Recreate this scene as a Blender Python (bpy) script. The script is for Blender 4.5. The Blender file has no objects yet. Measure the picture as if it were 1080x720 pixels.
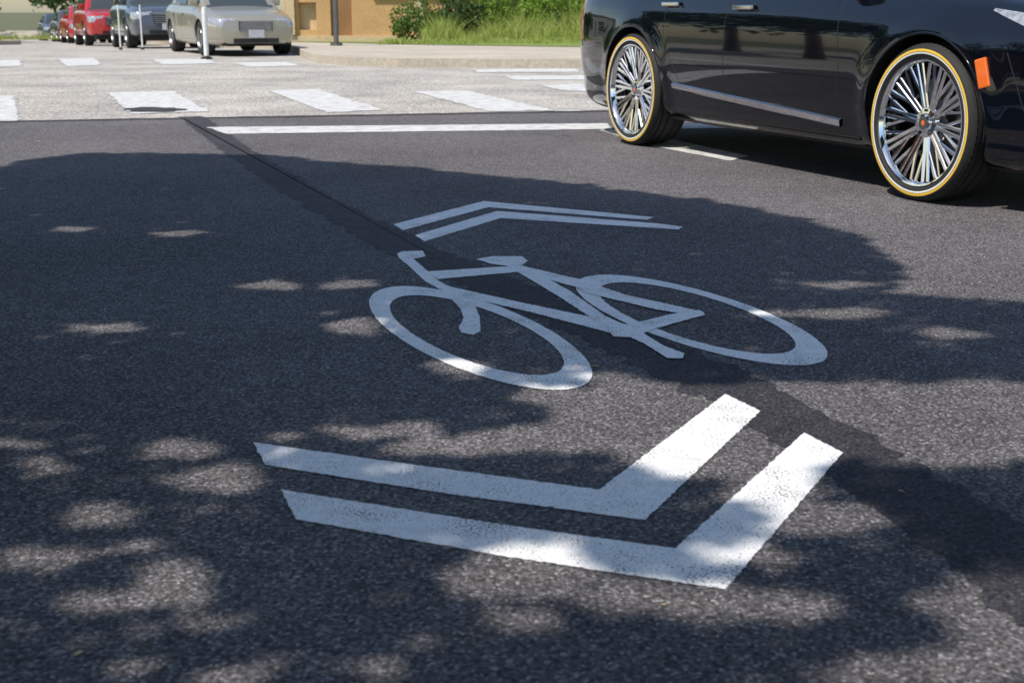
import bpy, bmesh, math, random
import numpy as np
from mathutils import Vector, Matrix, noise
random.seed(7); rng=np.random.default_rng(7)
scene=bpy.context.scene
# ------------------------------------------------------------------ camera geometry
F=1380.0; HC=0.88; PITCH=math.atan(350/1380)
cp,sp=math.cos(PITCH),math.sin(PITCH)
def G(x,y,z=0.0):
    a=(x-540)/F; b=-(y-360)/F
    dy=cp+b*sp; dz=-sp+b*cp
    t=(z-HC)/dz
    return (a*t, dy*t)
def gz(y):
    return -0.018*min(max(0.0,y-30.0),70.0)
SUN_EL=math.radians(56)
sa=Vector((-0.75,-0.66,0)).normalized()
SUNV=Vector((sa.x*math.cos(SUN_EL),sa.y*math.cos(SUN_EL),math.sin(SUN_EL)))
# ------------------------------------------------------------------ helpers
def link(o,parent=None):
    scene.collection.objects.link(o)
    if parent: o.parent=parent
    return o
def empty(name,loc=(0,0,0),rz=0.0):
    e=bpy.data.objects.new(name,None); e.location=loc; e.rotation_euler=(0,0,rz); e.empty_display_size=.3
    return link(e)
def mesh_obj(name,verts,faces,mats,parent=None,fmat=None,smooth=False,angle=None):
    me=bpy.data.meshes.new(name); me.from_pydata([tuple(v) for v in verts],[],faces)
    for m in (mats if isinstance(mats,(list,tuple)) else [mats]): me.materials.append(m)
    if fmat is not None: me.polygons.foreach_set('material_index',np.array(fmat,dtype=np.int32))
    if smooth: me.polygons.foreach_set('use_smooth',[True]*len(me.polygons))
    me.update()
    if angle is not None: me.set_sharp_from_angle(angle=math.radians(angle))
    return link(bpy.data.objects.new(name,me),parent)
def box(name,c,s,m,parent=None,rz=0,bev=0.0,rot=None):
    bm=bmesh.new(); bmesh.ops.create_cube(bm,size=1)
    bmesh.ops.scale(bm,vec=s,verts=bm.verts)
    if bev>0: bmesh.ops.bevel(bm,geom=bm.edges[:],offset=bev,segments=2,affect='EDGES',profile=.6)
    me=bpy.data.meshes.new(name); bm.to_mesh(me); bm.free(); me.materials.append(m)
    o=bpy.data.objects.new(name,me); o.location=c; o.rotation_euler=rot if rot else (0,0,rz)
    return link(o,parent)
def pchip(px,py,x):
    px=np.array(px,float); py=np.array(py,float); x=np.clip(np.asarray(x,float),px[0],px[-1])
    h=np.diff(px); d=np.diff(py)/h; m=np.zeros(len(px))
    for i in range(1,len(px)-1):
        if d[i-1]*d[i]>0:
            w1=2*h[i]+h[i-1]; w2=h[i]+2*h[i-1]; m[i]=(w1+w2)/(w1/d[i-1]+w2/d[i])
    m[0]=d[0]; m[-1]=d[-1]
    i=np.clip(np.searchsorted(px,x,side='right')-1,0,len(h)-1)
    t=(x-px[i])/h[i]
    return (2*t**3-3*t**2+1)*py[i]+(t**3-2*t**2+t)*h[i]*m[i]+(-2*t**3+3*t**2)*py[i+1]+(t**3-t**2)*h[i]*m[i+1]
# ------------------------------------------------------------------ materials
def new_mat(name):
    m=bpy.data.materials.new(name); m.use_nodes=True
    nt=m.node_tree; b=nt.nodes['Principled BSDF']; return m,nt,b
def N(nt,t,**kw):
    n=nt.nodes.new(t)
    for k,v in kw.items(): setattr(n,k,v)
    return n
def noise_n(nt,scale,detail=4,rough=.55,pos=None,dim='3D'):
    n=N(nt,'ShaderNodeTexNoise',noise_dimensions=dim); n.inputs['Scale'].default_value=scale; n.inputs['Detail'].default_value=detail; n.inputs['Roughness'].default_value=rough
    if pos is not None: nt.links.new(pos,n.inputs['Vector'])
    return n
def mrange(nt,src,a,b,c,d):
    n=N(nt,'ShaderNodeMapRange'); nt.links.new(src,n.inputs[0])
    for i,v in enumerate((a,b,c,d)): n.inputs[i+1].default_value=v
    return n.outputs[0]
def math_n(nt,op,a,b):
    n=N(nt,'ShaderNodeMath',operation=op)
    for i,v in enumerate((a,b)):
        if isinstance(v,(int,float)): n.inputs[i].default_value=v
        else: nt.links.new(v,n.inputs[i])
    return n.outputs[0]
def mixc(nt,fac,a,b,blend='MIX'):
    n=N(nt,'ShaderNodeMix',data_type='RGBA',blend_type=blend)
    if isinstance(fac,(int,float)): n.inputs[0].default_value=fac
    else: nt.links.new(fac,n.inputs[0])
    for i,v in ((6,a),(7,b)):
        if isinstance(v,tuple): n.inputs[i].default_value=(*v,1)
        else: nt.links.new(v,n.inputs[i])
    return n.outputs[2]
def geo_pos(nt): return N(nt,'ShaderNodeNewGeometry').outputs['Position']
def simple(name,col,rough=.5,metal=0,coat=0,var=0.06,scale=8,spec=.5,bump=0):
    m,nt,b=new_mat(name); tc=N(nt,'ShaderNodeTexCoord').outputs['Object']
    n=noise_n(nt,scale,2,pos=tc)
    c=tuple(col); c2=tuple(max(0,x*(1-var*3)) for x in col)
    nt.links.new(mixc(nt,mrange(nt,n.outputs[0],.35,.7,0,1),c,c2),b.inputs['Base Color'])
    b.inputs['Roughness'].default_value=rough; b.inputs['Metallic'].default_value=metal
    b.inputs['Coat Weight'].default_value=coat; b.inputs['Coat Roughness'].default_value=.015
    b.inputs['Specular IOR Level'].default_value=spec
    if bump:
        bp=N(nt,'ShaderNodeBump'); bp.inputs['Distance'].default_value=bump; nt.links.new(n.outputs[0],bp.inputs['Height']); nt.links.new(bp.outputs[0],b.inputs['Normal'])
    return m
def asphalt(name,col,cell=135,contrast=1.0,light=.9,rough=.85,bumpd=.004,patch=.3):
    m,nt,b=new_mat(name); pos=geo_pos(nt)
    v=N(nt,'ShaderNodeTexVoronoi',voronoi_dimensions='2D'); v.inputs['Scale'].default_value=cell; nt.links.new(pos,v.inputs['Vector'])
    s=N(nt,'ShaderNodeSeparateColor'); nt.links.new(v.outputs['Color'],s.inputs[0])
    big=noise_n(nt,.9,3,pos=pos,dim='2D'); mid=noise_n(nt,14,2,pos=pos,dim='2D'); fine=noise_n(nt,cell*.5,1,pos=pos,dim='2D')
    k=mrange(nt,s.outputs[0],0,1,1-.5*contrast,1+.5*contrast)
    k=math_n(nt,'MULTIPLY',k,mrange(nt,big.outputs[0],.3,.7,1-patch,1+patch))
    k=math_n(nt,'MULTIPLY',k,mrange(nt,mid.outputs[0],.3,.7,.88,1.12))
    k=math_n(nt,'MULTIPLY',k,mrange(nt,fine.outputs[0],.3,.7,.62,1.38))
    st=mrange(nt,s.outputs[1],light,light+.03,0,1)
    k=math_n(nt,'ADD',k,math_n(nt,'MULTIPLY',st,1.5*contrast))
    cn=N(nt,'ShaderNodeVectorMath',operation='SCALE'); cn.inputs[0].default_value=col; nt.links.new(k,cn.inputs['Scale'])
    nt.links.new(cn.outputs[0],b.inputs['Base Color'])
    b.inputs['Roughness'].default_value=rough; b.inputs['Specular IOR Level'].default_value=.15
    bp=N(nt,'ShaderNodeBump'); bp.inputs['Distance'].default_value=bumpd; bp.inputs['Strength'].default_value=.75
    hh=math_n(nt,'ADD',math_n(nt,'MULTIPLY',v.outputs['Distance'],-1.0),math_n(nt,'MULTIPLY',fine.outputs[0],.6))
    nt.links.new(hh,bp.inputs['Height']); nt.links.new(bp.outputs[0],b.inputs['Normal'])
    return m
M_new=asphalt('asphalt_new',(.108,.101,.104),cell=190,patch=.14,bumpd=.0025)
M_seam=asphalt('asphalt_sealed_seam',(.046,.044,.050),cell=190,contrast=.8,light=.95,rough=.7,bumpd=.002,patch=.2)
M_joint=asphalt('asphalt_joint',(.05,.048,.046),cell=150,contrast=.8,light=.95,rough=.7,bumpd=.003,patch=.2)
M_old=asphalt('asphalt_old',(.37,.345,.31),cell=70,contrast=.5,patch=.2)
def paint_mat(name,col,wear,soft=.05):
    m,nt,b=new_mat(name); pos=geo_pos(nt)
    v=N(nt,'ShaderNodeTexVoronoi',voronoi_dimensions='2D'); v.inputs['Scale'].default_value=190; nt.links.new(pos,v.inputs['Vector'])
    n1=noise_n(nt,190,2,pos=pos,dim='2D'); n2=noise_n(nt,9,3,pos=pos,dim='2D'); n3=noise_n(nt,35,3,pos=pos,dim='2D')
    w=math_n(nt,'ADD',n1.outputs[0],math_n(nt,'MULTIPLY',math_n(nt,'SUBTRACT',n2.outputs[0],.5),.5))
    fac=mrange(nt,w,wear,wear+soft,0,1)
    c=mixc(nt,mrange(nt,n3.outputs[0],.35,.7,0,1),col,tuple(x*.88 for x in col))
    c=mixc(nt,mrange(nt,v.outputs['Distance'],.35,.75,0,.4),c,tuple(x*.5 for x in col))
    nt.links.new(mixc(nt,fac,c,(.14,.13,.12)),b.inputs['Base Color'])
    b.inputs['Roughness'].default_value=.6
    bp=N(nt,'ShaderNodeBump'); bp.inputs['Distance'].default_value=.002; bp.inputs['Strength'].default_value=.7
    nt.links.new(math_n(nt,'MULTIPLY',v.outputs['Distance'],-1.0),bp.inputs['Height']); nt.links.new(bp.outputs[0],b.inputs['Normal'])
    return m
M_paint=paint_mat('road_paint_white',(.93,.92,.91),.645)
M_paint2=paint_mat('road_paint_worn',(.74,.73,.70),.56,.12)
def ground_mat(name,c1,c2,scale,rough=.95,bump=.02,sc2=40):
    m,nt,b=new_mat(name); pos=geo_pos(nt)
    n=noise_n(nt,scale,3,pos=pos); n2=noise_n(nt,sc2,2,pos=pos)
    c=mixc(nt,mrange(nt,n.outputs[0],.35,.65,0,1),c1,c2)
    c=mixc(nt,mrange(nt,n2.outputs[0],.3,.7,.0,.55),c,tuple(x*.5 for x in c1))
    nt.links.new(c,b.inputs['Base Color']); b.inputs['Roughness'].default_value=rough
    bp=N(nt,'ShaderNodeBump'); bp.inputs['Distance'].default_value=bump; nt.links.new(n2.outputs[0],bp.inputs['Height']); nt.links.new(bp.outputs[0],b.inputs['Normal'])
    return m
M_grass=ground_mat('grass_turf',(.17,.27,.045),(.27,.30,.08),1.2)
M_dirt=ground_mat('ground_earth',(.14,.13,.07),(.10,.13,.05),.4)
M_conc=ground_mat('concrete_pavement',(.55,.48,.38),(.44,.39,.32),.8,bump=.003,sc2=18)
def leaf_mat(name,c1,c2,tr=.35):
    m,nt,b=new_mat(name); g=N(nt,'ShaderNodeNewGeometry')
    n=noise_n(nt,1.3,1,pos=g.outputs['Position'])
    f=math_n(nt,'ADD',math_n(nt,'MULTIPLY',g.outputs['Random Per Island'],.6),math_n(nt,'MULTIPLY',n.outputs[0],.5))
    c=mixc(nt,f,c1,c2)
    nt.links.new(c,b.inputs['Base Color']); b.inputs['Roughness'].default_value=.55; b.inputs['Specular IOR Level'].default_value=.3
    if tr>0:
        t=N(nt,'ShaderNodeBsdfTranslucent'); nt.links.new(c,t.inputs[0])
        mx=N(nt,'ShaderNodeMixShader'); mx.inputs[0].default_value=tr
        nt.links.new(b.outputs[0],mx.inputs[1]); nt.links.new(t.outputs[0],mx.inputs[2])
        nt.links.new(mx.outputs[0],nt.nodes['Material Output'].inputs[0])
    return m
M_leafc=leaf_mat('leaves_canopy',(.06,.09,.045),(.09,.12,.07),0)
M_leaf=leaf_mat('leaves_green',(.06,.13,.02),(.13,.21,.04))
M_leafd=leaf_mat('leaves_dark',(.03,.06,.015),(.07,.11,.03),.2)
M_leafm=leaf_mat('leaves_mid',(.06,.12,.02),(.14,.21,.05),.35)
M_blade=leaf_mat('grass_blades',(.22,.36,.05),(.50,.50,.16),.4)
M_shrub=leaf_mat('leaves_shrub',(.13,.26,.03),(.30,.42,.07),.4)
M_bark=simple('bark',(.10,.075,.05),.9,var=.15,scale=12,bump=.03)
M_black=simple('car_paint_black',(.002,.003,.006),.04,coat=.6,var=.0,spec=.4)
M_silver=simple('car_paint_silver',(.36,.335,.27),.3,metal=.35,coat=.8,var=.01)
M_red=simple('car_paint_red',(.42,.02,.02),.3,coat=.8,var=.01)
M_navy=simple('car_paint_slate',(.07,.085,.11),.25,coat=1,var=.01)
M_dk=simple('car_paint_grey',(.06,.065,.07),.25,coat=1,var=.01)
M_glass=simple('tinted_glass',(.012,.016,.018),.04,spec=.8,var=0)
M_glassl=simple('windscreen_glass',(.05,.06,.06),.04,spec=.9,var=0)
M_trim=simple('black_trim',(.012,.012,.012),.6,var=0)
M_chrome=simple('chrome',(.92,.92,.93),.05,metal=1,var=0)
M_metal=simple('brushed_metal',(.35,.35,.36),.35,metal=1,var=.05)
M_rubber=simple('tyre_rubber',(.018,.018,.018),.75,var=.1,scale=40)
M_yel=simple('tyre_stripe_gold',(.80,.50,.05),.5,var=.02)
M_wht=simple('tyre_stripe_white',(.75,.75,.72),.5,var=.02)
M_lamp=simple('headlamp_lens',(.55,.57,.6),.08,metal=.3,coat=1,var=.2,scale=25)
M_orange=simple('amber_lens',(.85,.16,.02),.2,coat=1,var=.02)
M_tail=simple('tail_lens',(.35,.01,.01),.12,coat=1,var=.02)
M_plate=simple('number_plate',(.6,.62,.66),.5,var=.15,scale=60)
M_postw=simple('delineator_white',(.75,.75,.73),.5,var=.03)
M_pole=simple('galvanised_steel',(.16,.16,.15),.55,metal=.4,var=.06)
M_stucco=ground_mat('stucco_tan',(.66,.41,.19),(.58,.35,.16),1.5,bump=.004,sc2=25)
M_stucco2=ground_mat('stucco_cream',(.68,.54,.34),(.60,.47,.29),1.5,bump=.004,sc2=25)
M_brickr=ground_mat('brick_red',(.30,.11,.07),(.22,.08,.05),2,bump=.004,sc2=30)
M_door=ground_mat('door_tan_wood',(.36,.20,.09),(.30,.16,.07),2,bump=.004,sc2=30)
M_siding=ground_mat('siding_grey',(.42,.43,.44),(.36,.37,.38),1.5,bump=.004,sc2=25)
M_roof=ground_mat('roof_shingle',(.09,.085,.08),(.06,.055,.05),2,bump=.01,sc2=25)
M_win=simple('window_glass',(.02,.025,.03),.06,spec=.8,var=0)
M_frame=simple('window_frame',(.6,.58,.52),.5,var=.03)
# ------------------------------------------------------------------ ground, roads
def grid_sheet(name,xs,ys,off,m):
    V=[];Fc=[]
    for y in ys:
        for x in xs: V.append((x,y,gz(y)+off))
    n=len(xs)
    for j in range(len(ys)-1):
        for i in range(n-1): Fc.append((j*n+i,j*n+i+1,(j+1)*n+i+1,(j+1)*n+i))
    return mesh_obj(name,V,Fc,m)
grid_sheet('ground',[-900,-200,-60,0,60,200,900],[-900,-200,-40,0,30,60,100,200,900],-.05,M_dirt)
def rows_sheet(name,rows,off,m,side=None):
    V=[];Fc=[]
    for (y,a,b) in rows: V+= [(a,y,gz(y)+off),(b,y,gz(y)+off)]
    n=len(rows)
    for j in range(n-1): Fc.append((2*j,2*j+1,2*j+3,2*j+2))
    if side:
        k=len(V); V+= [(v[0],v[1],v[2]-side) for v in V[:k]]
        for j in range(n-1):
            Fc.append((2*j,2*j+2,k+2*j+2,k+2*j)); Fc.append((2*j+1,k+2*j+1,k+2*j+3,2*j+3))
        Fc.append((0,k,k+1,1)); Fc.append((2*n-2,2*n-1,k+2*n-1,k+2*n-2))
    return mesh_obj(name,V,Fc,m)
rows_sheet('old_road',[(8,-70,70),(30,-70,70),(60,-70,70),(100,-75,70),(130,-75,70)],-.010,M_old)
a0=G(0,128); a1=G(600,118); sl=(a1[1]-a0[1])/(a1[0]-a0[0])
jx=[-40]+list(np.arange(-8,8,.25))+[40]
jt=[(x,a0[1]+sl*(x-a0[0])+random.uniform(-.02,.02)) for x in jx]
V=[(x,y,0.0) for x,y in jt]+[(40,-40,0.0),(-40,-40,0.0)]
mesh_obj('road',V,[tuple(range(len(V)))[::-1]],M_new)
def ragged(pts,step,jit):
    out=[];n=len(pts)
    for i in range(n):
        a=Vector(pts[i]);b=Vector(pts[(i+1)%n]); L=(b-a).length; k=max(1,int(L/step)); nn=Vector((-(b-a).y,(b-a).x))
        if nn.length>0: nn.normalize()
        for q in range(k):
            p=a.lerp(b,q/k); j=0 if q==0 else random.gauss(0,jit)
            out.append((p.x+nn.x*j,p.y+nn.y*j))
    return out
def poly_px(name,px,z,m,parent=None,jit=.0010,step=.008):
    w=ragged([G(*p) for p in px],step,jit)
    return mesh_obj(name,[(x,y,z) for x,y in w],[tuple(range(len(w)))],m,parent)
seam_l=[(188,123),(235,160),(300,205),(400,262),(500,308),(600,352),(700,400),(800,455),(900,520),(1000,595),(1120,690)]
seam_r=[(215,123),(268,160),(345,205),(460,262),(575,308),(690,352),(800,400),(910,455),(1010,510),(1120,575),(1250,650)]
poly_px('sealed_seam',seam_l+seam_r[::-1],.001,M_seam,jit=.014,step=.03)
# ---- marking
sh=empty('bicycle_lane_marking')
Z=.0022
poly_px('chevron_near_upper',[(267,467),(280,491),(470,521),(680,549),(802,434),(765,416),(632,517),(460,494)],Z,M_paint,sh)
poly_px('chevron_near_lower',[(296,517),(312,548),(530,587),(765,622),(889,478),(848,457),(712,579),(510,551)],Z,M_paint,sh)
poly_px('chevron_far_upper',[(415,237),(425,243.3),(515,219),(682,232.4),(690,229.5),(510,212.5)],Z,M_paint,sh,step=.02)
poly_px('chevron_far_lower',[(438,248.3),(448,255),(528,230.5),(716,242.5),(720,239.5),(690,235.8),(524,223)],Z,M_paint,sh,step=.02)
def ring_px(name,c1,r1,c2,r2,ang,z,n=160):
    V=[];a=math.radians(ang)
    for (c,r) in ((c1,r1),(c2,r2)):
        for i in range(n):
            t=2*math.pi*i/n; ex,ey=r[0]*math.cos(t),r[1]*math.sin(t)
            x,y=G(c[0]+ex*math.cos(a)-ey*math.sin(a),c[1]+ex*math.sin(a)+ey*math.cos(a))
            V.append((x+random.gauss(0,.0006),y+random.gauss(0,.0009),z))
    return mesh_obj(name,V,[(i,(i+1)%n,n+(i+1)%n,n+i) for i in range(n)],M_paint,sh)
ring_px('front_wheel',(507,357),(124,38),(503,354),(97,28.5),19.5,Z)
ring_px('rear_wheel',(740,338),(138,30),(735,336),(108,24),16,Z)
k=[Z]
def bp(name,pts):
    k[0]+=.0002; poly_px(name,pts,k[0],M_paint,sh)
bp('handlebar',[(419,268),(424,265.5),(446,265),(449,271),(436,273.5),(463,297),(480,306),(470,309),(448,297),(430,280),(421,273)])
bp('fork',[(466,306),(480,305),(492,313),(501,323),(506,335),(507,350),(499,354),(486,351),(484,346),(489,336),(486,327),(480,320)])
bp('top_tube',[(450,287),(545,281),(552,287),(462,295)])
bp('down_tube',[(470,302),(560,322),(662,343),(648,353),(560,330),(470,309)])
bp('saddle',[(502,274),(520,271),(550,271),(557,276),(549,281),(540,282),(518,279)])
bp('seat_tube',[(535,281),(550,280),(600,307),(640,335),(662,345),(640,347),(590,314)])
bp('seat_stay',[(550,281),(600,293),(630,299),(634,304),(620,307),(546,287)])
bp('wheel_stay',[(612,303),(633,303),(660,312),(742,330),(738,335),(690,327),(640,315),(615,309)])
bp('chain_stay',[(640,344),(665,343),(705,333),(738,328),(744,333),(690,348),(668,357),(646,356)])
bp('crank',[(652,351),(674,350),(700,366),(722,374),(720,379),(704,379),(680,364)])
Z1=.003
poly_px('stop_line',[(218,134.5),(640,130.5),(646,136.5),(238,141.5)],Z1,M_paint2,jit=.006,step=.06)
poly_px('lane_line',[(590,116),(612,115.5),(642,129.8)],-.004,M_paint2,jit=.004,step=.06)
poly_px('lane_line',[(632,137.5),(660,137),(790,165),(770,170),(690,155)],Z1,M_paint2,jit=.004,step=.06)
poly_px('stop_line',[(700,131),(800,130),(810,135),(702,136)],Z1,M_paint2,jit=.006,step=.06)
cw=empty('crosswalk_marking')
for i,p in enumerate([[(-60,101),(15,100),(21,126.5),(-50,129)],[(113,97),(183,95.5),(222,117),(137,119.5)],[(282,95),(335,93.5),(405,115.5),(345,118)],
   [(435,96),(492,95),(585,115.8),(517,117)],[(570,90),(612,88),(650,98),(592,94.5)]]):
    poly_px('bar_%d'%(i+1),p,-.005,M_paint2,cw,jit=.018,step=.05)
cw2=empty('crosswalk_marking')
for i,p in enumerate([[(497,73),(608,72),(612,75.5),(505,76)],[(530,80),(625,79),(640,83.5),(545,84)],[(590,69),(660,68.5),(670,71),(600,71.5)],
   [(60,62),(100,61),(108,68),(70,70)],[(160,62.5),(218,62),(228,66.5),(172,68)],[(245,66),(300,65),(318,69),(262,70.5)],[(-20,64),(20,63),(24,69),(-20,71)]]):
    poly_px('bar_%d'%(i+1),p,-.005,M_paint2,cw2,jit=.03,step=.1)
poly_px('pavement_joint',[(-60,128.8),(600,117.3),(900,112),(900,113.5),(600,118.8),(-60,130.4)],.002,M_joint,jit=.015,step=.1)
poly_px('tar_patch',[(128,114),(150,112.5),(185,113),(196,116),(172,118),(138,117.5)],-.0035,M_joint,jit=.04,step=.08)
KH=.13
rows_sheet('sidewalk',[(18,28,60),(20.7,1.5,60),(21.1,-1.8,60),(21.7,-2.7,60),(23,-3.4,60),(25,-3.9,60),(27,-4.3,60),(30,-5.2,60),(45,-11.7,60),(100,-35.8,60),(130,-49,60)],KH,M_conc,side=KH+.03)
rows_sheet('grass',[(27.5,1.2,59),(29.5,-2.6,59),(30,-2.9,59),(31,-3.3,59),(45,-9.5,59),(100,-33,59),(130,-46,59)],KH+.012,M_grass)
rows_sheet('sidewalk',[(44,-80,-18.5),(45,-80,-17.3),(47,-80,-17.2),(100,-80,-40.4),(130,-80,-53.5)],KH,M_conc,side=KH+.03)
rows_sheet('grass',[(44.8,-80,-18.6),(47.6,-80,-18.0),(100,-80,-41.0),(130,-80,-54.1)],KH+.012,M_grass)
def kx(y): return -5.13-.386*(y+1.98)
rows_sheet('sidewalk',[(y,-60,kx(y)-(0 if y<6.5 else (y-6.5)**2*.5)) for y in (-30,-10,0,4,6.5,7.3,8)],KH,M_conc,side=KH+.03)
rows_sheet('grass',[(y,-59,kx(y)-1.8) for y in (-29,0,6.5)],KH+.012,M_grass)
rows_sheet('sidewalk',[(y,6.34-.386*(y-2.45)+(0 if y<7 else (y-7)**2*.4),60) for y in (-30,-10,0,4,7,8,8.8)],KH,M_conc,side=KH+.03)
# ------------------------------------------------------------------ wheels
def lathe(prof,n,mi,V,Fc,FM):
    o=len(V)
    for (y,r) in prof:
        for i in range(n):
            t=2*math.pi*i/n; V.append((r*math.cos(t),y,r*math.sin(t)))
    for j in range(len(prof)-1):
        for i in range(n):
            Fc.append((o+j*n+i,o+j*n+(i+1)%n,o+(j+1)*n+(i+1)%n,o+(j+1)*n+i)); FM.append(mi[j] if isinstance(mi,list) else mi)
def disc(y,r,n,mi,V,Fc,FM):
    o=len(V)
    for i in range(n):
        t=2*math.pi*i/n; V.append((r*math.cos(t),y,r*math.sin(t)))
    Fc.append(tuple(range(o,o+n))); FM.append(mi)
def bar(p0,p1,w0,w1,d,mi,V,Fc,FM,fl=.6):
    o=len(V); P=[Vector((p[0]*math.cos(p[1]),p[2],p[0]*math.sin(p[1]))) for p in (p0,p1)]
    ax=(P[1]-P[0]).normalized(); up=Vector((0,1,0)); s=ax.cross(up).normalized()
    for q,w in zip(P,(w0,w1)):
        for v in (s*(-w)-up*d, s*(-w)-up*.005, s*(-w*fl), s*(w*fl), s*w-up*.005, s*w-up*d): V.append(tuple(q+v))
    for i in range(6):
        Fc.append((o+i,o+(i+1)%6,o+6+(i+1)%6,o+6+i)); FM.append(mi)
def wheel_mesh(style,R):
    V=[];Fc=[];FM=[]; s=R/.365
    mats=[M_rubber,M_chrome if style=='hero' else M_metal,M_yel,M_wht,M_trim,M_metal,M_orange]
    rr=.292 if style=='hero' else .225
    if style=='hero':
        pr=[(.112,.289),(.128,.300),(.134,.310),(.136,.317),(.1365,.325),(.1365,.3275),(.136,.339),(.133,.345),(.122,.357),(.104,.364)]
        mi=[0,0,0,3,0,2,0,0,0]
    else:
        pr=[(.10,.222),(.118,.235),(.128,.27),(.126,.32),(.115,.35),(.10,.364)]; mi=[0]*5
    tr=[(.1,.3645),(.078,.365),(.076,.356),(.066,.356),(.064,.365),(.03,.3655),(.028,.356),(.018,.356),(.016,.3655),(-.03,.3655),(-.032,.356),(-.042,.356),(-.044,.365),(-.08,.364),(-.12,.35),(-.13,.32),(-.12,.28)]
    lathe([(y,r*s) for y,r in pr],96,mi,V,Fc,FM); lathe([(y,r*s) for y,r in tr],96,0,V,Fc,FM)
    if style=='hero':
        for i in range(72):
            t=2*math.pi*i/72; bar((.3575,t,.118),(.3655,t+.01,.104),.004,.004,.008,4,V,Fc,FM)
    rr*=s
    lathe([(.112,rr-.002),(.124,rr+.004),(.130,rr+.001),(.129,rr-.006),(.118,rr-.014),(.098,rr-.02),(.05,rr-.027),(-.11,rr-.03)],96,1,V,Fc,FM)
    disc(-.09,rr-.02,48,4,V,Fc,FM)
    disc(.0,rr*.62,48,5,V,Fc,FM); lathe([(.0,rr*.62),(-.025,rr*.62)],48,5,V,Fc,FM)
    if style=='hero':
        for g in range(10):
            t=2*math.pi*g/10+.12
            for e in (-1,1):
                bar((.055,t+e*.17,.084),(rr-.012,t+e*.065,.110),.0115,.0095,.035,1,V,Fc,FM)
                bar((.13,t+e*.09,.0915),(rr-.012,t+e*.26,.107),.0085,.0105,.03,1,V,Fc,FM)
        lathe([(.03,.085),(.075,.082),(.086,.068),(.088,.045)],48,1,V,Fc,FM)
        lathe([(.088,.045),(.098,.040),(.100,.032)],48,1,V,Fc,FM); disc(.1005,.032,32,5,V,Fc,FM); disc(.1015,.012,24,6,V,Fc,FM)
        for i in range(5):
            t=2*math.pi*i/5+.3; bar((.052,t,.096),(.064,t,.096),.006,.006,.012,4,V,Fc,FM)
    else:
        for g in range(7):
            t=2*math.pi*g/7; bar((.03,t,.09),(rr-.01,t,.098),.03,.024,.03,1,V,Fc,FM)
        lathe([(.05,.07),(.095,.06),(.1,.03)],32,1,V,Fc,FM); disc(.1,.03,24,1,V,Fc,FM)
    me=bpy.data.meshes.new('wheel_'+style); me.from_pydata(V,[],Fc)
    for m in mats: me.materials.append(m)
    me.polygons.foreach_set('material_index',FM); me.polygons.foreach_set('use_smooth',[True]*len(FM)); me.update(); me.set_sharp_from_angle(angle=math.radians(32))
    return me
WH={('hero',.365):wheel_mesh('hero',.365),('std',.33):wheel_mesh('std',.33),('std',.37):wheel_mesh('std',.37)}
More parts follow.
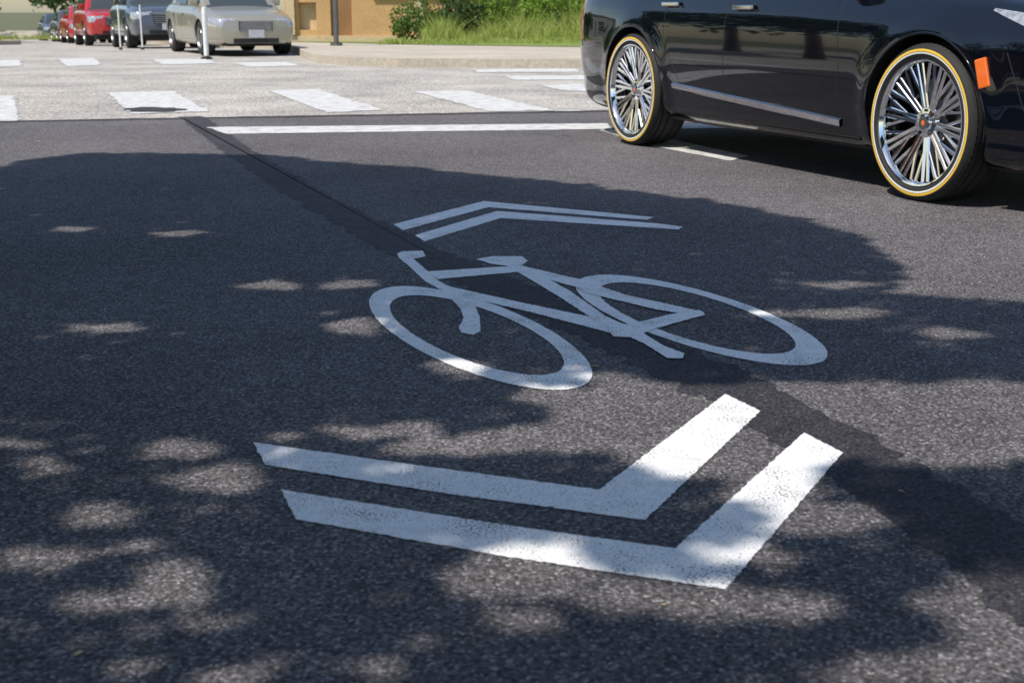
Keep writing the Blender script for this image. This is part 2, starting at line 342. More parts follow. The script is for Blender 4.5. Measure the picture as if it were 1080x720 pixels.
# ------------------------------------------------------------------ cars
FV_v=[0,.05,.12,.20,.235,.30,.5,.70,.78,.86,.94,1.0]
FV_f=[.86,.925,.955,.962,.975,.985,1.0,.997,.985,.955,.905,.83]
def make_car(name,P,front_center,heading,paint,lod=1.0):
    """heading = unit vector (x,y) the car faces; front_center = ground point under the middle of the front axle"""
    hx,hy=heading; ang=math.atan2(hy,hx)
    wb=P['wb']; c=(front_center[0]-hx*wb/2,front_center[1]-hy*wb/2)
    root=empty(name,(c[0],c[1],gz(c[1])+P.get('dz',0)),ang)
    if c[1]>32: root.rotation_euler=(0,-math.atan(.018)*math.sin(-ang),ang)
    X,Wt,ZB,ZT=[np.array(q) for q in zip(*P['body'])]
    W=lambda x:pchip(X,Wt,x); zb=lambda x:pchip(X,ZB,x); zt=lambda x:pchip(X,ZT,x)
    R=P['R']; Ra=R+.045; axf,axr=wb/2,-wb/2
    def flare(x,z):
        s=0
        for ax in (axf,axr):
            d=math.hypot(x-ax,z-R); s+=.014*math.exp(-((d-Ra-.01)/.06)**2)
        return s*(1 if z>.15 else 0)
    def S(x,z):
        b,t=float(zb(x)),float(zt(x)); v=(z-b)/(t-b)
        return float(W(x))*float(pchip(FV_v,FV_f,v))+flare(x,z)
    xs=np.unique(np.concatenate([np.linspace(X[0],X[0]+.35,18),np.linspace(X[0]+.35,X[-1]-.35,int(110*lod)),np.linspace(X[-1]-.35,X[-1],18)]))
    vs=np.unique(np.concatenate([np.linspace(0,1,int(26*lod)),FV_v])); fvv=pchip(FV_v,FV_f,vs)
    Vv=[];Fc=[]; nr=None
    for x in xs:
        w,b,t=float(W(x)),float(zb(x)),float(zt(x)); half=[(0,b)]+[(w*.43,b)]
        for v,ff in zip(vs,fvv):
            z=b+v*(t-b); half.append((w*ff+flare(x,z)*(1 if 0.02<v<.9 else 0),z))
        yt=half[-1][0]; cr=P.get('crown',.035)*min(1,max(.1,(t-b)/.6))
        for q in range(1,9):
            u=q/8; half.append((yt*(1-u),t+cr*(1-(1-u)**2.2)))
        full=half+[(-y,z) for y,z in half[-2:0:-1]]
        nr=len(full); Vv+=[(x,y,z) for y,z in full]
    n=len(xs)
    for j in range(n-1):
        for i in range(nr): Fc.append((j*nr+i,(j+1)*nr+i,(j+1)*nr+(i+1)%nr,j*nr+(i+1)%nr))
    Fc.append(tuple(range(nr))); Fc.append(tuple(range((n-1)*nr,n*nr))[::-1])
    FM=[]
    for f in Fc:
        cx=sum(Vv[i][0] for i in f)/len(f);cy=abs(sum(Vv[i][1] for i in f)/len(f)) if len(f)==4 else 0;cz=sum(Vv[i][2] for i in f)/len(f); m=0
        if len(f)==4:
            h=P.get('head')
            if h and cx>X[-1]-h[0] and h[1]+ (X[-1]-cx)*h[4]<cz<h[2]+(X[-1]-cx)*h[4] and cy>h[3]: m=1
            tl=P['tail']
            if cx<X[0]+tl[0] and tl[1]<cz<tl[2] and cy>tl[3]: m=2
            if cz<float(zb(cx))+.02: m=3
        FM.append(m)
    body=mesh_obj('body',Vv,Fc,[paint,M_lamp,M_tail,M_trim],root,FM)
    bm=bmesh.new(); bm.from_mesh(body.data); bmesh.ops.recalc_face_normals(bm,faces=bm.faces); bm.to_mesh(body.data); bm.free()
    for ax in (axf,axr):
        for sd in (-1,1):
            bm=bmesh.new(); bmesh.ops.create_cone(bm,cap_ends=True,segments=96,radius1=Ra,radius2=Ra,depth=.5)
            me=bpy.data.meshes.new('cut'); bm.to_mesh(me); bm.free(); me.materials.append(M_trim)
            co=bpy.data.objects.new('cut',me); co.rotation_euler=(math.pi/2,0,0); co.location=(ax,sd*(P['hw']-.38+.25+.05),R); scene.collection.objects.link(co)
            co.parent=root
            bpy.context.view_layer.update()
            md=body.modifiers.new('b','BOOLEAN'); md.object=co; md.operation='DIFFERENCE'; md.solver='EXACT'; md.material_mode='TRANSFER'
            dg=bpy.context.evaluated_depsgraph_get(); nm=bpy.data.meshes.new_from_object(body.evaluated_get(dg))
            body.modifiers.clear(); body.data=nm; bpy.data.objects.remove(co)
    body.data.polygons.foreach_set('use_smooth',[True]*len(body.data.polygons)); body.data.set_sharp_from_angle(angle=math.radians(38))
    for ax in (axf,axr):
        for sd in (-1,1):
            V=[];Fq=[];m=6;cnt=0
            for i in range(81):
                t=math.radians(-18+216*i/80); x=ax+Ra*math.cos(t); z=R+Ra*math.sin(t)
                if z<float(zb(x))+.02: continue
                y=S(x,z)-.003; cnt+=1
                for q in range(m):
                    a=2*math.pi*q/m; V.append((ax+(Ra+.007*math.cos(a))*math.cos(t),sd*(y+.007*math.sin(a)),R+(Ra+.007*math.cos(a))*math.sin(t)))
            for i in range(cnt-1):
                for q in range(m): Fq.append((i*m+q,i*m+(q+1)%m,(i+1)*m+(q+1)%m,(i+1)*m+q))
            mesh_obj('arch_lip',V,Fq,paint,root,smooth=True)
    def strip(nm,path,wd,m,off=.002,sds=(-1,1),sub=16):
        for sd in sds:
            V=[];Fq=[];pp=[]
            for i in range(len(path)-1):
                for q in range(sub): pp.append(tuple(np.array(path[i])*(1-q/sub)+np.array(path[i+1])*(q/sub)))
            pp.append(path[-1])
            for i,(x,z) in enumerate(pp):
                a=pp[max(0,i-1)];b=pp[min(len(pp)-1,i+1)]; dx,dz=b[0]-a[0],b[1]-a[1]; L=math.hypot(dx,dz) or 1; nx,nz=-dz/L*wd/2,dx/L*wd/2
                y0=S(x+nx,z+nz);y1=S(x-nx,z-nz)
                V+=[(x+nx,sd*(y0-.004),z+nz),(x+nx*.6,sd*(y0+off),z+nz*.6),(x-nx*.6,sd*(y1+off),z-nz*.6),(x-nx,sd*(y1-.004),z-nz)]
            for i in range(len(pp)-1):
                for q in range(3): Fq.append((4*i+q,4*i+q+1,4*i+5+q,4*i+4+q))
            mesh_obj(nm,V,Fq,m,root,smooth=True,angle=40)
    def patch(nm,bot,top,m,off=.003,nu=28,nv=8):
        for sd in (-1,1):
            V=[];Fq=[]
            for i in range(nu+1):
                u=i/nu; x=bot[0][0]*(1-u)+bot[-1][0]*u
                zl=float(np.interp(x,[q[0] for q in bot],[q[1] for q in bot])); zh=float(np.interp(x,[q[0] for q in top],[q[1] for q in top]))
                for j in range(nv+1):
                    z=zl+(zh-zl)*j/nv; V.append((x,sd*(S(x,z)+off),z))
            for i in range(nu):
                for j in range(nv): Fq.append((i*(nv+1)+j,i*(nv+1)+j+1,(i+1)*(nv+1)+j+1,(i+1)*(nv+1)+j))
            mesh_obj(nm,V,Fq,m,root,smooth=True)
    for (nm,b_,t_,m_,o_) in P.get('patches',[]): patch(nm,b_,t_,m_,o_)
    for gp in P['gaps']: strip('door_gap',gp,.007,M_trim,off=.0008)
    for (nm,path,wd,m,off) in P.get('strips',[]): strip(nm,path,wd,m,off)
    for (x,z) in P['handles']:
        for sd in (-1,1):
            box('door_handle',(x,sd*(S(x,z)+.022),z),(.20,.018,.026),P.get('hmat',paint),root,bev=.007)
            for e in (-.085,.085): box('handle_mount',(x+e,sd*(S(x,z)+.006),z),(.025,.03,.022),P.get('hmat',paint),root)
    GX,GZ=zip(*P['roof']); g=lambda x:pchip(GX,GZ,x)
    xs2=np.linspace(GX[0],GX[-1],int(120*lod)); Vv=[];Fc=[]
    tb=P.get('tumble',.42); bw=P.get('bw',.86)
    def yside(x,z): return float(W(x))*bw-tb*max(0,z-float(zt(x)))
    for x in xs2:
        t=float(zt(x)); zr=max(float(g(x)),t-.02); b=t-.05; rc=min(.09,.6*(zr-b)); half=[]
        for q in range(15): z=b+(zr-rc-b)*q/14; half.append((yside(x,z),z))
        y0=half[-1][0]
        for q in range(1,6):
            a=math.pi/2*q/5; half.append((y0-.10*(1-math.cos(a))-.0,zr-rc+rc*math.sin(a)))
        y1=half[-1][0]
        for q in range(1,9): u=q/8; half.append((y1*(1-u),zr+.03*(1-(1-u)**2)*min(1,(zr-b)/.3)))
        full=half+[(-y,z) for y,z in half[-2::-1]]; m=len(full)
        Vv+=[(x,y,z) for y,z in full]
    FM=[]
    for j in range(len(xs2)-1):
        for i in range(m-1):
            f=(j*m+i,(j+1)*m+i,(j+1)*m+i+1,j*m+i+1); Fc.append(f)
            q=[Vector(Vv[k2]) for k2 in f]; cc=(q[0]+q[1]+q[2]+q[3])/4; nn=(q[1]-q[0]).cross(q[3]-q[0]); nn=nn.normalized() if nn.length>0 else Vector((0,0,1))
            t=float(zt(cc.x)); zr=float(g(cc.x)); mm=0
            if abs(nn.y)>.6:
                if cc.z>t+.02 and cc.z<zr-.085 and P['pill'][0]<cc.x<P['pill'][1]:
                    mm=1
                    for (a,b2) in P['pillars']:
                        if a<cc.x<b2: mm=2
            elif abs(nn.x)>.28 and cc.z>t-.01:
                if abs(cc.y)<yside(cc.x,cc.z)-.12: mm=3
            FM.append(mm)
    Fc.append(tuple(range(m))); FM.append(0); Fc.append(tuple(range((len(xs2)-1)*m,len(xs2)*m))[::-1]); FM.append(0)
    mesh_obj('cabin',Vv,Fc,[paint,M_glass,M_trim,M_glassl],root,FM,smooth=True,angle=50)
    for sd in (-1,1):
        x=P['mirror'][0]; z=P['mirror'][1]
        box('wing_mirror',(x,sd*(S(x,z-.08)+.09),z),(.10,.20,.13),paint,root,bev=.035)
        box('mirror_stalk',(x,sd*(S(x,z-.08)-.02),z-.05),(.05,.12,.03),M_trim,root,bev=.008)
    xf=X[-1]
    gw,g0,g1=P['grille']
    box('grille',(xf+.0,0,(g0+g1)/2),(.03,gw*2,g1-g0),M_trim,root,bev=.01)
    for q in range(5): box('grille_bar',(xf+.017,0,g0+(g1-g0)*(q+.5)/5),(.012,gw*1.9,.012),M_chrome,root,bev=.004)
    box('grille_surround_top',(xf+.012,0,g1+.012),(.03,gw*2.06,.02),M_chrome,root,bev=.006)
    box('number_plate',(xf+.03,0,P['plate']),(.012,.31,.155),M_plate,root,bev=.003)
    box('lower_intake',(xf-.0,0,P['intake']),(.03,W(xf)*1.35,.09),M_trim,root,bev=.01)
    for sd in (-1,1): box('fog_lamp',(xf-.05,sd*float(W(xf))*.93,P['intake']+.02),(.06,.13,.06),M_lamp,root,bev=.02)
    for ax in (axf,axr):
        for sd in (-1,1):
            o=bpy.data.objects.new('wheel',WH[(P['ws'],R)]); o.location=(ax,sd*(P['hw']-.135),R); o.rotation_euler=(0,random.uniform(0,2),0 if sd>0 else math.pi)
            link(o,root)
    box('underbody',(0,0,.24),(wb+1.2,P['hw']*1.1,.12),M_trim,root)
    for (x,z) in P.get('markers',[]):
        for sd in (-1,1):
            y=S(x,z); sl_=math.atan2(S(x+.04,z)-S(x-.04,z),.08)
            box('side_marker',(x,sd*(y+.002),z),(.06,.016,.13),M_orange,root,bev=.007,rot=(0,math.radians(-16),sd*sl_))
    return root
hero=dict(wb=2.87,hw=.93,R=.365,ws='hero',
 body=[(-2.60,.60,.36,.86),(-2.56,.72,.28,.98),(-2.48,.79,.24,1.05),(-2.3,.855,.21,1.085),(-2.0,.895,.20,1.08),(-1.43,.925,.20,1.06),(-.6,.925,.19,1.04),(.2,.925,.19,1.02),(.9,.925,.19,.99),(1.43,.92,.19,.96),(1.8,.905,.18,.92),(2.1,.87,.18,.88),(2.3,.80,.19,.83),(2.40,.71,.21,.78),(2.44,.60,.26,.70)],
 roof=[(-2.05,1.07),(-1.75,1.19),(-1.3,1.37),(-.8,1.47),(-.3,1.50),(.15,1.47),(.5,1.34),(.8,1.16),(1.1,.98)],
 pill=(-1.5,.75),pillars=[(-.33,-.22),(-1.18,-1.14)],mirror=(.72,1.10),
 tail=(.28,.66,.99,.55),grille=(.38,.40,.62),plate=.42,intake=.30,
 patches=[('headlamp',[(1.76,.875),(2.1,.77),(2.36,.66)],[(1.76,.885),(2.1,.845),(2.36,.78)],M_lamp,.004)],
 gaps=[[(-.30,.36),(-.30,1.02)],[(.78,.36),(.80,.6),(.74,.96)],[(-1.0,1.0),(-1.02,.72),(-.86,.5),(-.78,.36)],[(-.78,.352),(.78,.342)],[(2.06,.42),(2.0,.56),(1.93,.70)]],
 strips=[('chrome_door_strip',[(-.90,.415),(.80,.315)],.050,M_chrome,.012),('sill_line',[(-.95,.25),(.95,.245)],.02,M_trim,.004)],
 handles=[(-.12,.89),(-.95,.91)],hmat=M_chrome,markers=[(1.82,.61)])
fa=G(962,212); ra=G(669,154); hv=Vector((fa[0]-ra[0],fa[1]-ra[1])).normalized()
rt=Vector((-hv.y,hv.x))
fc=(fa[0]+rt.x*.925,fa[1]+rt.y*.925)
car=make_car('sedan_car',hero,fc,(hv.x,hv.y),M_black,lod=1.6)
def sedan(**kw):
    d=dict(wb=2.75,hw=.90,R=.33,ws='std',
     body=[(-2.40,.62,.36,.82),(-2.36,.72,.30,.92),(-2.25,.80,.26,.98),(-2.0,.86,.22,1.0),(-1.38,.895,.20,.99),(-.5,.90,.19,.96),(.3,.90,.19,.95),(.95,.895,.19,.93),(1.38,.89,.19,.88),(1.8,.86,.19,.82),(2.1,.80,.20,.76),(2.25,.74,.21,.71),(2.31,.66,.24,.66)],
     roof=[(-2.0,.98),(-1.7,1.1),(-1.2,1.34),(-.7,1.43),(-.2,1.45),(.2,1.43),(.6,1.27),(.9,1.1),(1.2,.91)],
     pill=(-1.4,.85),pillars=[(-.32,-.2)],mirror=(.75,1.02),
     head=(.42,.54,.70,.40,.10),tail=(.25,.64,.9,.45),grille=(.33,.47,.66),plate=.42,intake=.29,
     gaps=[[(-.26,.3),(-.26,.94)],[(.8,.3),(.8,.9)],[(-1.05,.93),(-.85,.4)],[(-.8,.3),(.8,.3)]],handles=[(-.08,.8),(-1.0,.8)])
    d.update(kw); return d
def suv(**kw):
    d=dict(wb=2.75,hw=.93,R=.37,ws='std',
     body=[(-2.25,.70,.46,1.0),(-2.22,.80,.40,1.08),(-2.1,.87,.34,1.12),(-1.38,.92,.30,1.13),(-.5,.925,.28,1.12),(.3,.925,.28,1.10),(.95,.92,.28,1.08),(1.38,.92,.28,1.05),(1.8,.89,.28,1.0),(2.1,.84,.29,.95),(2.22,.78,.31,.88),(2.27,.70,.34,.80)],
     roof=[(-2.2,1.1),(-2.1,1.35),(-1.95,1.60),(-1.5,1.70),(-.7,1.74),(0,1.72),(.3,1.66),(.7,1.42),(1.15,1.06)],
     pill=(-1.95,.85),pillars=[(-.34,-.22),(-1.3,-1.2)],mirror=(.72,1.2),
     head=(.34,.70,.87,.42,.05),tail=(.2,.8,1.08,.5),grille=(.36,.60,.84),plate=.52,intake=.40,
     gaps=[[(-.28,.4),(-.28,1.08)],[(.8,.4),(.8,1.04)],[(-1.1,1.08),(-.9,.5)],[(-.85,.4),(.8,.4)]],handles=[(-.1,.95),(-1.05,.95)],tumble=.3,bw=.88)
    d.update(kw); return d
hd=Vector((.40,-.916)).normalized()
hs=Vector((.43,-.90)).normalized()
def at(front,h,P):
    o=P['body'][-1][0]-P['wb']/2
    return (front[0]-h.x*o,front[1]-h.y*o)
p=sedan(); make_car('parked_car',p,at((-4.95,26.0),hs,p),(hs.x,hs.y),M_silver,1.3)
p=suv(); make_car('parked_car',p,at((-8.55,33.5),hd,p),(hd.x,hd.y),M_navy,.9)
p=suv(); make_car('parked_car',p,at((-12.0,41.0),hd,p),(hd.x,hd.y),M_red,.8)
p=sedan(); make_car('parked_car',p,at((-16.2,52.0),hd,p),(hd.x,hd.y),M_red,.6)
p=sedan(); make_car('parked_car',p,at((-20.0,62.0),hd,p),(hd.x,hd.y),M_dk,.6)
p=sedan(); make_car('parked_car',p,at((-24.5,73.0),hd,p),(hd.x,hd.y),M_navy,.6)
# ------------------------------------------------------------------ foliage
def leaves(name,P,size,m,parent=None,flat=0.0):
    n=len(P); a=rng.normal(size=(n,3)); b=rng.normal(size=(n,3)) 
    if flat: a[:,2]*=1-flat; b[:,2]*=1-flat
    a/=np.linalg.norm(a,axis=1)[:,None]
    b-=(a*b).sum(1)[:,None]*a; b/=np.linalg.norm(b,axis=1)[:,None]
    s=(size*rng.uniform(.65,1.3,n))[:,None]
    V=np.stack([P+a*s,P+b*s*.55,P-a*s,P-b*s*.55],1).reshape(-1,3)
    me=bpy.data.meshes.new(name); me.vertices.add(4*n); me.vertices.foreach_set('co',V.ravel())
    me.loops.add(4*n); me.loops.foreach_set('vertex_index',np.arange(4*n,dtype=np.int32))
    me.polygons.add(n); me.polygons.foreach_set('loop_start',np.arange(0,4*n,4,dtype=np.int32))
    me.update(calc_edges=True); me.materials.append(m)
    return link(bpy.data.objects.new(name,me),parent)
def limb(name,pts,radii,parent,n=10):
    V=[];Fc=[]
    for i,(p,r) in enumerate(zip(pts,radii)):
        p=Vector(p); d=(Vector(pts[min(i+1,len(pts)-1)])-Vector(pts[max(i-1,0)])).normalized(); u=Vector((1,.2,0)) if abs(d.x)<.8 else Vector((0,1,0)); u=(u-d*u.dot(d)).normalized(); w=d.cross(u)
        for q in range(n):
            a=2*math.pi*q/n; V.append(p+u*math.cos(a)*r+w*math.sin(a)*r)
    for i in range(len(pts)-1):
        for q in range(n): Fc.append((i*n+q,i*n+(q+1)%n,(i+1)*n+(q+1)%n,(i+1)*n+q))
    return mesh_obj(name,V,Fc,M_bark,parent,smooth=True)
edge=[(-2500,200),(-600,190),(0,176),(60,164),(150,162),(250,163),(330,169),(400,176),(480,184),(560,191),(640,201),(720,210),(790,217),(850,234),(905,248),(940,266),(910,280),(860,298),(905,310),(1000,316),(1080,320),(1300,325),(4000,330)]
ex=[e[0] for e in edge]; ey=[e[1] for e in edge]
def Pj(x,y):
    d=y*cp+HC*sp; return 540+F*x/d, 360+F*(HC*cp-y*sp)/d
lit=[(870,442,240,40),(1010,452,150,52),(1150,445,130,48),(700,438,135,36),(760,478,115,32),(570,466,100,20),(480,474,80,15),(440,449,38,10),(370,456,42,10),(600,420,64,13),(640,400,36,9),
(185,483,44,15),(228,513,58,13),(95,549,44,13),(20,598,38,17),(175,606,44,16),(80,635,34,15),(155,634,60,16),(195,658,28,12),(530,603,84,28),(660,630,95,18),(535,655,40,14),
(1045,634,100,26),(1075,680,70,42),(975,706,110,24),(800,640,90,15),(280,300,34,7),(368,303,34,7),(357,342,30,8),(102,348,44,7),(176,248,32,4.2),(92,238,28,3.8),
(470,384,50,8),(885,300,40,5.5),(870,334,80,5),(30,500,24,12),(140,577,34,10),(62,585,28,9),(300,462,28,7),(870,555,70,20),(790,590,44,12),(215,720,40,16),(12,470,32,8),(1000,350,32,6),(810,520,70,22)]
st=.025; X0,X1,Y0,Y1=-6.4,4.8,-.2,9.2
gxs=np.arange(X0,X1,st); gys=np.arange(Y0,Y1,st)
def nfield(sc,seed):
    cs=st*4; cx=np.arange(X0,X1+cs*2,cs); cy=np.arange(Y0,Y1+cs*2,cs)
    C=np.array([[noise.noise(Vector((a*sc,b*sc,seed))) for a in cx] for b in cy])
    fx=(gxs-X0)/cs; fy=(gys-Y0)/cs; ix=fx.astype(int); iy=fy.astype(int); tx=(fx-ix)[None,:]; ty=(fy-iy)[:,None]
    A=C[iy][:,ix];B=C[iy][:,ix+1];D=C[iy+1][:,ix];E=C[iy+1][:,ix+1]
    return (A*(1-tx)+B*tx)*(1-ty)+(D*(1-tx)+E*tx)*ty
GXm,GYm=np.meshgrid(gxs,gys)
sc_=np.clip(GYm/5.5,.22,1.3)
wx=GXm+sc_*(.08*nfield(1.8,3.1)+.08*nfield(5,1.7)); wy=GYm+sc_*(.14*nfield(1.8,9.7)+.14*nfield(5,6.3))
px,py=Pj(wx,np.maximum(wy,.6))
K=py>=np.interp(px,ex,ey)
for (a,b,c,d) in lit: K&=~((((px-a)/c)**2+((py-b)/d)**2)<1)
E=K.copy()
for dy in range(-4,5,2):
    for dx in range(-4,5,2): E&=np.roll(np.roll(K,dy,0),dx,1)
def sample(mask,per_m2):
    jj,ii=np.nonzero(mask); n=int(len(ii)*st*st*per_m2); q=rng.integers(0,len(ii),n)
    return gxs[ii[q]]+rng.uniform(0,st,n),gys[jj[q]]+rng.uniform(0,st,n)
ct=1/math.tan(SUN_EL)
def lift(gx,gy):
    hh=3.9+.9*rng.random(len(gx))+.35*np.sin(gx*.9)+.25*np.cos(gy*.8)
    return np.stack([gx+sa.x*ct*hh,gy+sa.y*ct*hh,hh],1)
tree=empty('shade_tree',(0,0,0))
P1=lift(*sample(E,900)); P2=lift(*sample(K&~E,3200))  # leaves lifted up-sun from the shade mask, so the unseen crown casts it
leaves('foliage',P1,.095,M_leafc,tree,flat=.6)
leaves('shade_edge_foliage',P2,.038,M_leafc,tree,flat=.5)
T0=(-6.9,-2.2)
limb('trunk',[(T0[0],T0[1],-.1),(T0[0]+.02,T0[1],.35),(T0[0]+.1,T0[1]+.1,1.6),(T0[0]+.25,T0[1]+.2,2.9),(T0[0]+.7,T0[1]+.6,3.7),(T0[0]+1.2,T0[1]+1.1,4.3),(T0[0]+1.6,T0[1]+1.6,5.0)],[.42,.30,.25,.23,.16,.10,.04],tree,14)
for (dx,dy,dz,r) in [(7.0,1.6,4.5,.08),(5.2,5.0,4.6,.09),(2.0,7.0,4.5,.09),(7.0,.6,4.4,.08),(-.5,4.5,4.5,.08),(4.3,.5,4.5,.07)]:
    s=Vector((T0[0]+.3,T0[1]+.25,3.0)); e=Vector((T0[0]+dx,T0[1]+dy,dz)); mid1=s.lerp(e,.3)+Vector((0,0,.3)); mid2=s.lerp(e,.65)+Vector((0,0,.25))
    limb('limb',[s,mid1,mid2,e],[r*1.3,r,r*.6,r*.2],tree)
def crown_pts(n,c,r,lumps=14):
    out=[];
    cs=[Vector(c)+Vector((random.gauss(0,.45)*r[0],random.gauss(0,.45)*r[1],random.gauss(0,.42)*r[2])) for _ in range(lumps)]
    per=n//lumps
    for q in cs:
        k2=random.uniform(.32,.5); d=rng.normal(size=(per,3)); d/=np.linalg.norm(d,axis=1)[:,None]; rad=rng.uniform(.55,1.0,per)[:,None]
        out.append(np.array(q)+d*rad*np.array(r)*k2)
    return np.concatenate(out)
def tree_at(x,y,h,r,name='street_tree',n=3500,m=None,ls=.2,low=.62):
    z=gz(y); t=empty(name,(x,y,z))
    limb('trunk',[(0,0,-.1),(0,0,.5),(.1,.05,h*.3),(.05,.1,h*.6),(0,0,h*.85)],[.3,.2,.17,.12,.04],t,12)
    for i in range(6):
        a=i*1.05+random.random(); limb('limb',[(0.05,.05,h*.35),(math.cos(a)*r*.35,math.sin(a)*r*.35,h*.55),(math.cos(a)*r*.7,math.sin(a)*r*.7,h*.72)],[.09,.06,.02],t,7)
    leaves('foliage',crown_pts(n,(0,0,h*low),(r,r,h*.42)),ls,m or M_leafd,t)
for (x,y,h,r) in [(-18,19,9,4),(-22,24,10,4.5),(-26,31,10,4.5),(-18,8,9,4),(-30,19,9,4.5),(-20,0,9,4.5),(-47,84,10,4.5),(3,48,9,4),(9,44,9,4),(-1,56,9,4.5),(16,42,9,4.5),(-18,72,9,4),(-30,97,10,5)]:  # nearest trees, at left out of view, are added to darken the sedan's reflections
    tree_at(x,y,h,r)
for (x,y,h,r) in [(-24,56,6,3),(-30,64,7,3.5),(-27,52,6,3),(-35,74,8,4),(-40,88,9,4.5)]:
    tree_at(x,y,h,r,m=M_leafm,low=.45)
D=[]
for i in range(60):
    x=-110+i*3.4+random.uniform(-1,1); y=118+random.uniform(0,14); D.append(crown_pts(420,(x,y,gz(y)+4+random.uniform(-1,2)),(3.6,3.6,4.6),6))
leaves('background_trees',np.concatenate(D),.4,M_leafd)
def shrub(x,y,r,h,m=M_shrub,n=2500,ls=.05):
    e=empty('shrub',(x,y,gz(y)+KH)); leaves('foliage',crown_pts(n,(0,0,h*.5),(r,r*.8,h*.55),12),ls,m,e)
    for i in range(5):
        a=random.random()*6.28; limb('stem',[(0,0,0),(math.cos(a)*r*.3,math.sin(a)*r*.3,h*.4),(math.cos(a)*r*.6,math.sin(a)*r*.6,h*.8)],[.02,.015,.006],e,6)
for (x,y,r,h,m) in [(-2.3,34.4,.8,1.2,M_leaf),(-1.5,34.6,.9,1.6,M_leafd),(-.6,35.0,1.0,1.5,M_shrub),(.4,35.4,1.1,1.6,M_shrub),(1.6,34.6,.9,1.4,M_shrub),(3.0,35,1.2,1.8,M_shrub),(4.6,35,1.1,1.7,M_shrub),(6.4,36,1.3,2,M_leaf),(1.4,38,1.6,2.6,M_leaf),(-.6,39,1.5,2.4,M_leafd),(4,39,1.7,2.8,M_leafd),(-20.5,50,.9,1.0,M_shrub),(-23,54,1.1,1.4,M_leaf)]:
    shrub(x,y,r,h,m)
def blades(name,x0,x1,y0,y1,n,h,m,z0=KH):
    V=[];Fc=[]
    for i in range(n):
        y=random.uniform(y0,y1); x=random.uniform(x0,x1); 
        hh2=h*random.uniform(.4,1.2)*(.25+1.4*max(0,noise.noise(Vector((x*1.3,y*.8,2)))+.35)); a=random.random()*6.28; w=.012; dx,dy=math.cos(a)*w,math.sin(a)*w; lx,ly=random.gauss(0,.4)*hh2,random.gauss(0,.3)*hh2; z=gz(y)+z0
        k2=len(V); V+=[(x-dx,y-dy,z),(x+dx,y+dy,z),(x+lx*.4+dx*.7,y+ly*.4,z+hh2*.6),(x+lx*.4-dx*.7,y+ly*.4,z+hh2*.6),(x+lx,y+ly,z+hh2)]
        Fc+=[(k2,k2+1,k2+2,k2+3),(k2+3,k2+2,k2+4)]
    mesh_obj(name,V,Fc,m)
blades('tall_grass',-2.2,8,32.6,34.8,11000,.8,M_blade)
blades('grass_tufts',-3,8,29.4,32.8,11000,.12,M_blade)
blades('grass_tufts',-30,-19,47,60,5000,.25,M_blade)
# ------------------------------------------------------------------ buildings
def building(name,c,rz,w,d,h,wall,base,openings,roofk='flat'):
    e=empty(name,(c[0],c[1],gz(c[1])+KH-.02),rz)
    t=.3; xs=sorted(openings,key=lambda o:o[0]); cur=-w/2
    for (ox,ow,oz,oh,kind) in xs:
        if ox-ow/2>cur: box('wall_pier',((cur+ox-ow/2)/2,0,h/2),(ox-ow/2-cur,t,h),wall,e)
        if oz>0: box('wall_below',(ox,0,oz/2),(ow,t,oz),wall,e)
        box('wall_above',(ox,0,(oz+oh+h)/2),(ow,t,h-oz-oh),wall,e)
        if kind=='win':
            box('window_glass',(ox,.08,oz+oh/2),(ow,.02,oh),M_win,e)
            for q in (-1,1): box('frame_side',(ox+q*(ow/2-.03),.03,oz+oh/2),(.06,.06,oh),M_frame,e)
            box('frame_mid',(ox,.035,oz+oh/2),(ow-.13,.05,.05),M_frame,e); box('sill',(ox,-.19,oz-.04),(ow+.2,.10,.08),M_frame,e)
        elif kind=='door':
            box('door',(ox,.06,oz+oh/2),(ow,.05,oh),M_door,e)
        else:
            box('recess_panel',(ox,.09,oz+oh/2),(ow,.03,oh),base,e)
        cur=ox+ow/2
    if cur<w/2: box('wall_pier',((cur+w/2)/2,0,h/2),(w/2-cur,t,h),wall,e)
    box('side_wall_a',(-w/2+.15,d/2+.15,h/2),(.3,d,h),wall,e); box('side_wall_b',(w/2-.15,d/2+.15,h/2),(.3,d,h),wall,e); box('rear_wall',(0,d+.3,h/2),(w,.3,h),wall,e)
    box('plinth',(0,-.18,.09),(w,.06,.18),base,e)
    for q in np.linspace(-w/2+.18,w/2-.18,int(w/1.5)+1):
        if all(abs(q-o[0])>o[1]/2+.15 for o in openings): box('pilaster',(q,-.215,h/2+.1),(.24,.12,h-.22),base,e)
    if roofk=='flat':
        box('cornice',(0,d/2,h+.12),(w+.5,d+.8,.25),base,e); box('roof',(0,d/2,h+.28),(w,d,.08),M_roof,e)
    else:
        V=[(-w/2-.4,-.5,h),(w/2+.4,-.5,h),(w/2+.4,d+.8,h),(-w/2-.4,d+.8,h),(-w/2-.4,d/2,h+2.4),(w/2+.4,d/2,h+2.4)]
        mesh_obj('roof',V,[(0,1,5,4),(2,3,4,5),(0,4,3),(1,2,5),(0,3,2,1)],M_roof,e)
    return e
building('tan_building',(-3.5,38.0),math.radians(-2),5.8,9,6.5,M_stucco,M_stucco2,[(-2.25,.5,.35,.75,'rec'),(-1.3,.6,.19,1.95,'door'),(.2,1.0,1.3,1.4,'win'),(1.7,.9,1.3,1.4,'win')])
building('grey_house',(-40,62),math.radians(8),12,8,5.5,M_siding,M_frame,[(-4,1,.9,1.4,'win'),(-1.5,1,.1,2.1,'door'),(1.5,1,.9,1.4,'win'),(4.3,1,.9,1.4,'win')],'gable')
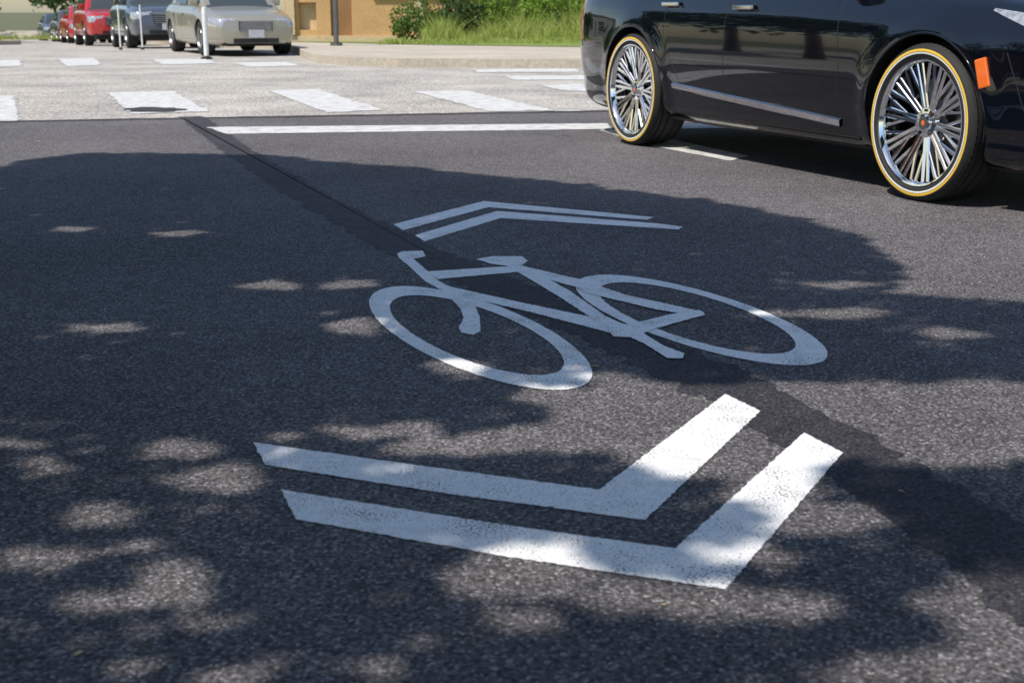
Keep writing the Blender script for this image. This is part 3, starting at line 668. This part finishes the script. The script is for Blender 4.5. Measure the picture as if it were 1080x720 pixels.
building('unseen_brick_house',(-27,12),math.radians(75),12,8,6,M_brickr,M_frame,[(-4,1,.9,1.4,'win'),(-1.5,1,.1,2.1,'door'),(1.5,1,.9,1.4,'win'),(4.3,1,.9,1.4,'win')],'gable')  # out of view, added as a dark band for the sedan's side to reflect
# ------------------------------------------------------------------ posts
def post(x,y,h,r=.045):
    e=empty('delineator_post',(x,y,gz(y)-.01)); V=[];Fc=[];FM=[]
    lathe([(0,r*2.4),(.03,r*2.4),(.05,r*1.2),(.06,r),(h*.72,r),(h*.721,r+.002),(h*.78,r+.002),(h*.781,r),(h*.86,r),(h*.861,r+.002),(h*.92,r+.002),(h*.921,r),(h,r*.9),(h+.01,0.001)],20,[1,1,1,0,0,0,0,0,0,0,0,0,0],V,Fc,FM)
    V=[(a,c2,b) for a,b,c2 in V]
    mesh_obj('tube',V,Fc,[M_postw,M_trim],e,FM,smooth=True,angle=40)
x,y=G(218,62); post(x,y,.92)
post(-9.05,31.0,1.0,.018); post(-8.6,31.2,1.0,.018)
x,y=G(355,55); e=empty('utility_pole',(x,y,KH)); 
def cyl(name,pts,rad,m,parent,n=16):
    o=limb(name,pts,rad,parent,n); o.data.materials.clear(); o.data.materials.append(m); return o
cyl('shaft',[(0,0,0),(0,0,3),(0,0,7)],[.055,.05,.045],M_pole,e); cyl('base_flange',[(0,0,0),(0,0,.06)],[.13,.13],M_pole,e)
cyl('arm',[(0,0,6.8),(-.8,-.3,7.2),(-2.2,-.8,7.3)],[.04,.035,.03],M_pole,e); box('lamp_head',(-2.4,-.87,7.28),(.6,.25,.12),M_pole,e,rz=.35,bev=.04)
def fallen(px,py,s,col):
    x,y=G(px,py); m=simple('dry_leaf',col,.7); a=random.random()*6
    pts=[(-1,0,.0),(-.4,.35,.12),(.3,.4,.16),(1,0,.05),(.3,-.4,.1),(-.4,-.35,.14)]
    mesh_obj('fallen_leaf',[(x+s*(p[0]*math.cos(a)-p[1]*math.sin(a)),y+s*(p[0]*math.sin(a)+p[1]*math.cos(a)),.005+s*p[2]) for p in pts],[(0,1,5),(1,2,4),(1,4,5),(2,3,4)],m)
fallen(83,692,.010,(.65,.5,.2)); fallen(628,388,.014,(.4,.22,.08)); fallen(700,640,.006,(.4,.3,.15)); fallen(40,150,.03,(.4,.22,.1)); fallen(950,520,.008,(.45,.3,.15))
# ------------------------------------------------------------------ light, sky, camera
w=bpy.data.worlds.new('World'); scene.world=w; w.use_nodes=True; nt=w.node_tree
sky=nt.nodes.new('ShaderNodeTexSky'); sky.sky_type='NISHITA'; sky.sun_disc=False; sky.sun_elevation=SUN_EL; sky.sun_rotation=math.atan2(sa.x,sa.y)
sky.air_density=1.2; sky.dust_density=.8; sky.ozone_density=2.0
bg=nt.nodes['Background']; nt.links.new(sky.outputs[0],bg.inputs[0]); bg.inputs[1].default_value=.15
sl=bpy.data.lights.new('sun','SUN'); sl.energy=5; sl.angle=math.radians(.55); sl.color=(1,.94,.86)
so=bpy.data.objects.new('sun',sl); so.rotation_euler=SUNV.to_track_quat('Z','Y').to_euler(); so.location=(-10,-10,20); link(so)
cd=bpy.data.cameras.new('camera'); cd.lens=46.0; cd.sensor_width=36; cd.clip_start=.05; cd.clip_end=3000
cd.dof.use_dof=True; cd.dof.focus_distance=4.5; cd.dof.aperture_fstop=7.1
co=bpy.data.objects.new('camera',cd); co.location=(0,0,HC); co.rotation_euler=(math.pi/2-PITCH,0,0); link(co); scene.camera=co
scene.view_settings.view_transform='Standard'; scene.view_settings.look='None'; scene.view_settings.exposure=0
